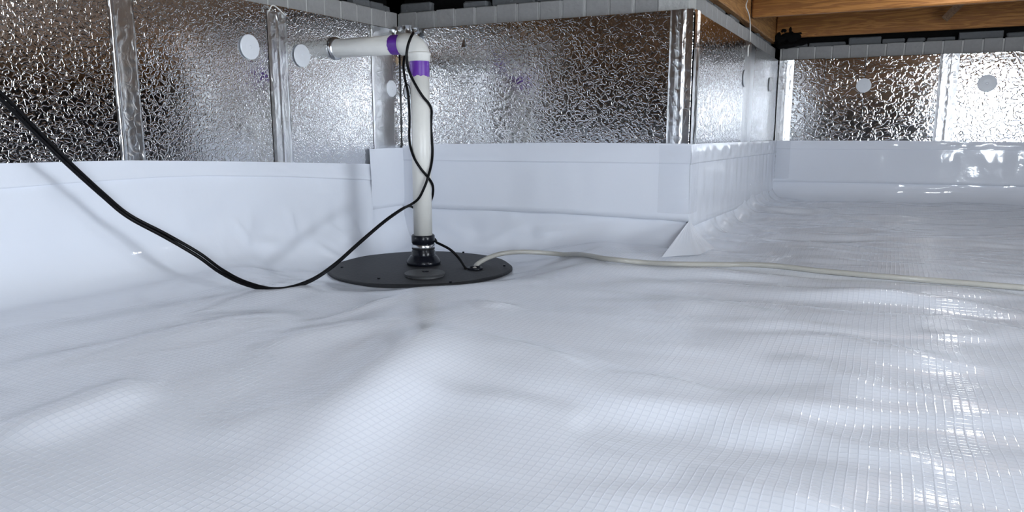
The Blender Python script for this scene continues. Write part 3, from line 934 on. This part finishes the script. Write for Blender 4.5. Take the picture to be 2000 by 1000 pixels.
pts += [wrap(-97, 180, PR + .010), wrap(-93, 210, PR + .006), wrap(-93, 240, PR + .006), wrap(-93, 262, PR + .008), wrap(-80, 285), wrap(-40, 308), wrap(-5, 328), wrap(28, 343), wrap(70, 360), wrap(105, 380), wrap(140, 402), wrap(165, 430, PR + .012)]
pts += [wrap(160, 458, CR + .008), wrap(120, 470, CR + .008), wrap(92, 474, CR + .006), onf(862, 478, PFW - .01), onf(880, 488, PFW - .02), onf(897, 505, PFW - .035), onf(908, 524, PFW - .05)]
hh = onz(910, 526, LIDZ)
pts[-1] = np.array([hh[0], hh[1], LIDZ + .002])
v, f = tube(catmull(pts, 7), RC, 10)
o = mesh_obj('power_cord', v, f, M['cord'], None, True)
tag(o, 'black power cord coiled up the pipe and swooping away to the left', 'cord')
# second, thinner cord running beside it, tucked behind the pipe
pts2 = []
for i, p in enumerate(left_run):
    tw = math.sin(i * 1.1) * 0.0022
    q = onf(p[0], p[1], p[2])
    pts2.append(q + RT * (0.0045) + ZZ * (0.0062 + tw) + FH * 0.003)
pts2 += [wrap(-80, 402, PR + .014), wrap(-120, 406, PR + .007), wrap(-160, 414, PR + .007), wrap(-175, 436, PR + .012), wrap(-170, 462, CR + .010), wrap(-172, 490, CR + .012), wrap(-172, 506, 0.075), wrap(-172, 512, 0.09)]
v, f = tube(catmull(pts2, 7), RC * 0.9, 10)
o = mesh_obj('float_switch_cord', v, f, M['cord'], None, True)
tag(o, 'second thin black cord running along the upper side of the power cord', 'cord')
# cable tie loop left of the pipe
c = onf(795, 179, PFW)
ang = np.linspace(-0.3, 2 * math.pi - 0.6, 26)
v, f = tube(np.array([c + RT * 0.012 * math.cos(a) + ZZ * 0.026 * math.sin(a) + FH * 0.004 * math.sin(a) for a in ang]), 0.0017, 6)
o = mesh_obj('cable_tie', v, f, M['cord'], None, True)
tag(o, 'thin black cable tie loop beside the upper pipe', 'cable tie')

# ------------------------------------------------------------------ clear hose lying across the floor
RH = 0.0085
hpts = [np.array([hp[0] - 0.006, hp[1] + 0.004, LIDZ - 0.004]), onf(932, 516, PFW - 0.045), onf(955, 503, PFW - 0.03), onf(985, 494.5, PFW - 0.02), onf(1030, 492, PFW - .02)]
for px, py in ((1100, 497), (1180, 505), (1260, 513), (1330, 516), (1420, 517), (1500, 521), (1600, 529), (1700, 538), (1800, 546), (1900, 554), (2000, 562), (2100, 571), (2300, 588)):
    q = onz(px, py, 0.012)
    for _ in range(3):
        q = onz(px, py, fh(q[0], q[1]) + RH)
    hpts.append(np.array(q))
hp_path = catmull(hpts, 10)
fl_ = floor_h(hp_path[:, 0], hp_path[:, 1]) + RH * 0.92
hp_path[36:, 2] = np.maximum(hp_path[36:, 2], fl_[36:])
v, f = tube(hp_path, RH, 14)
hose = mesh_obj('drain_hose', v, f, M['hose'], None, True)
tag(hose, 'thin translucent beige hose running from the sump lid to the right', 'hose')

# ------------------------------------------------------------------ small bits
q = onx(772, 117, XL + 0.1)
q = ony(771, 118, YB - 0.02)
o = blob('spray_foam', q, 0.017, M['foam'], 3, (0.9, 0.7, 1.5)); tag(o, 'small tan blob of spray foam under the pipe elbow', 'foam')
# torn foil scraps at the top of the inner corner
for i, (px, py, sz) in enumerate(((781, 63, .020), (795, 62, .022), (812, 63, .016))):
    c = ony(px, py, YB - 0.02)
    n = 6; P = np.zeros((n, n, 3))
    for a in range(n):
        for b_ in range(n):
            x = (a / (n - 1) - .5) * 2 * sz; z = (b_ / (n - 1) - .5) * 2 * sz * 1.2
            P[a, b_] = (c[0] + x, c[1] + 0.014 * vnoise(x * 90 + i * 7, z * 90 + 3, i) , c[2] + z)
    o = big_grid('foil_scrap', P, M['foil_tape'])
    tag(o, ['crumpled foil scrap left in the inner corner above the pipe', 'crumpled foil scrap behind the cord on the elbow', 'crumpled foil scrap right of the cord on the elbow'][i], 'foil scrap', 'foil scraps over the elbow')
c = ony(906, 82, YB); P = np.zeros((4, 8, 3))
for a in range(4):
    for b_ in range(8):
        t = b_ / 7; s = (a / 3 - .5) * 2
        P[a, b_] = (c[0] + s * 0.010 * t + 0.002, YB - 0.002 - 0.014 * t * t * (1 - 0.4 * s * s), c[2] + 0.028 - t * 0.05)
o = big_grid('foil_flap', P, M['foil_tape']); tag(o, 'tiny torn flap in the foil right of the pipe elbow', 'foil scrap')
# white strings
def string(label, pts, r=0.0022):
    v, f = tube(catmull(pts, 6), r, 6)
    o = mesh_obj('white_string', v, f, M['string'], None, True); tag(o, label, 'string')
string('white string caught at the top of the seam tape on the left wall', [onx(525, 22, XL + .012), onx(531, 11, XL + .016), onx(540, 14, XL + .014), onx(558, 31, XL + .008)])
string('thin pale string hanging down the bricks at the joist end', [onx(1461, -4, XS + 0.004), onx(1457, 12, XS + .006), onx(1462, 26, XS + .003), onx(1465, 45, XS - .018), onx(1465, 80, XS - .016), onx(1462, 92, XS + 0.012), onx(1461, 110, XS + 0.012)], 0.003)

# ------------------------------------------------------------------ work lights
for i, (pos, aim, wd, ht, colr, power) in enumerate(WORK_LIGHTS):
    P0 = np.array(pos); D0 = np.array(aim) - P0; D0 /= np.linalg.norm(D0)
    S0 = np.cross(D0, ZZ); S0 /= np.linalg.norm(S0); U0 = np.cross(S0, D0)
    gz = fh(pos[0], pos[1])
    e = empty('work_light', (pos[0], pos[1], gz))
    tag(e, ['wide softbox work light on a tripod behind the viewpoint', 'wide softbox work light on a tripod beyond the right edge'][i], 'work light', 'work lights on tripods')
    def slab(w2, h2, d0, d1):
        v = [P0 + S0 * a * w2 + U0 * b_ * h2 + D0 * d for d in (d0, d1) for b_ in (-1, 1) for a in (-1, 1)]
        return v, [(0, 2, 3, 1), (4, 5, 7, 6), (0, 1, 5, 4), (2, 6, 7, 3), (0, 4, 6, 2), (1, 3, 7, 5)]
    mesh_obj('housing', *slab(wd / 2 + 0.015, ht / 2 + 0.015, -0.05, -0.004), M['lid'], e)
    m, nt, b = new_mat('lit panel %d' % i)
    b.inputs['Emission Color'].default_value = (*colr, 1); b.inputs['Emission Strength'].default_value = power
    b.inputs['Base Color'].default_value = (0.9, 0.9, 0.9, 1)
    mesh_obj('light_panel', *slab(wd / 2, ht / 2, -0.003, 0.0), m, e)
    hub = np.array([pos[0], pos[1], gz + 0.20]) - D0 * np.array([1, 1, 0]) * 0.03
    v, f = tube(np.array([hub, P0 - D0 * 0.04]), 0.012, 10)
    mesh_obj('pole', v, f, M['lid'], e, True)
    for k in range(3):
        a = 2.1 * k + 0.5
        ft = np.array([hub[0] + 0.25 * math.cos(a), hub[1] + 0.25 * math.sin(a), 0])
        ft[2] = fh(ft[0], ft[1]) + 0.01
        v, f = tube(np.array([hub, ft]), 0.009, 8)
        mesh_obj('leg', v, f, M['lid'], e, True)

# ------------------------------------------------------------------ globe lamps in the joist bays, two of them added fill
GLOBE_TEXT = ['round globe lamp tucked up between joists above the top right corner',
              'added unseen globe lamp between joists overhead, left of the viewpoint',
              'added unseen globe lamp between joists overhead, right of the viewpoint']
for gi, ((lx, ly, lz), gr_, colr, power) in enumerate(GLOBES):
    e = empty('globe_lamp', (lx, ly, lz - gr_))
    tag(e, GLOBE_TEXT[gi], 'lamp', 'globe lamps between the joists')
    v, f = lathe([(0.05, JZ1), (0.05, JZ1 - 0.02), (0.03, JZ1 - 0.028), (0.028, lz + gr_ * 0.86), (0.02, lz + gr_ * 0.86)], 28, (lx, ly, 0))
    mesh_obj('lamp_holder', v, f, M['porcelain'], e, True)
    m, nt, b = new_mat('lit globe %d' % gi)
    b.inputs['Emission Color'].default_value = (*colr, 1); b.inputs['Emission Strength'].default_value = power
    b.inputs['Base Color'].default_value = (0.9, 0.9, 0.9, 1)
    v, f = lathe([(max(0.002, gr_ * math.cos(a)), lz - gr_ * math.sin(a)) for a in np.linspace(-1.1, 1.55, 16)], 32, (lx, ly, 0))
    mesh_obj('globe', v, f, m, e, True)
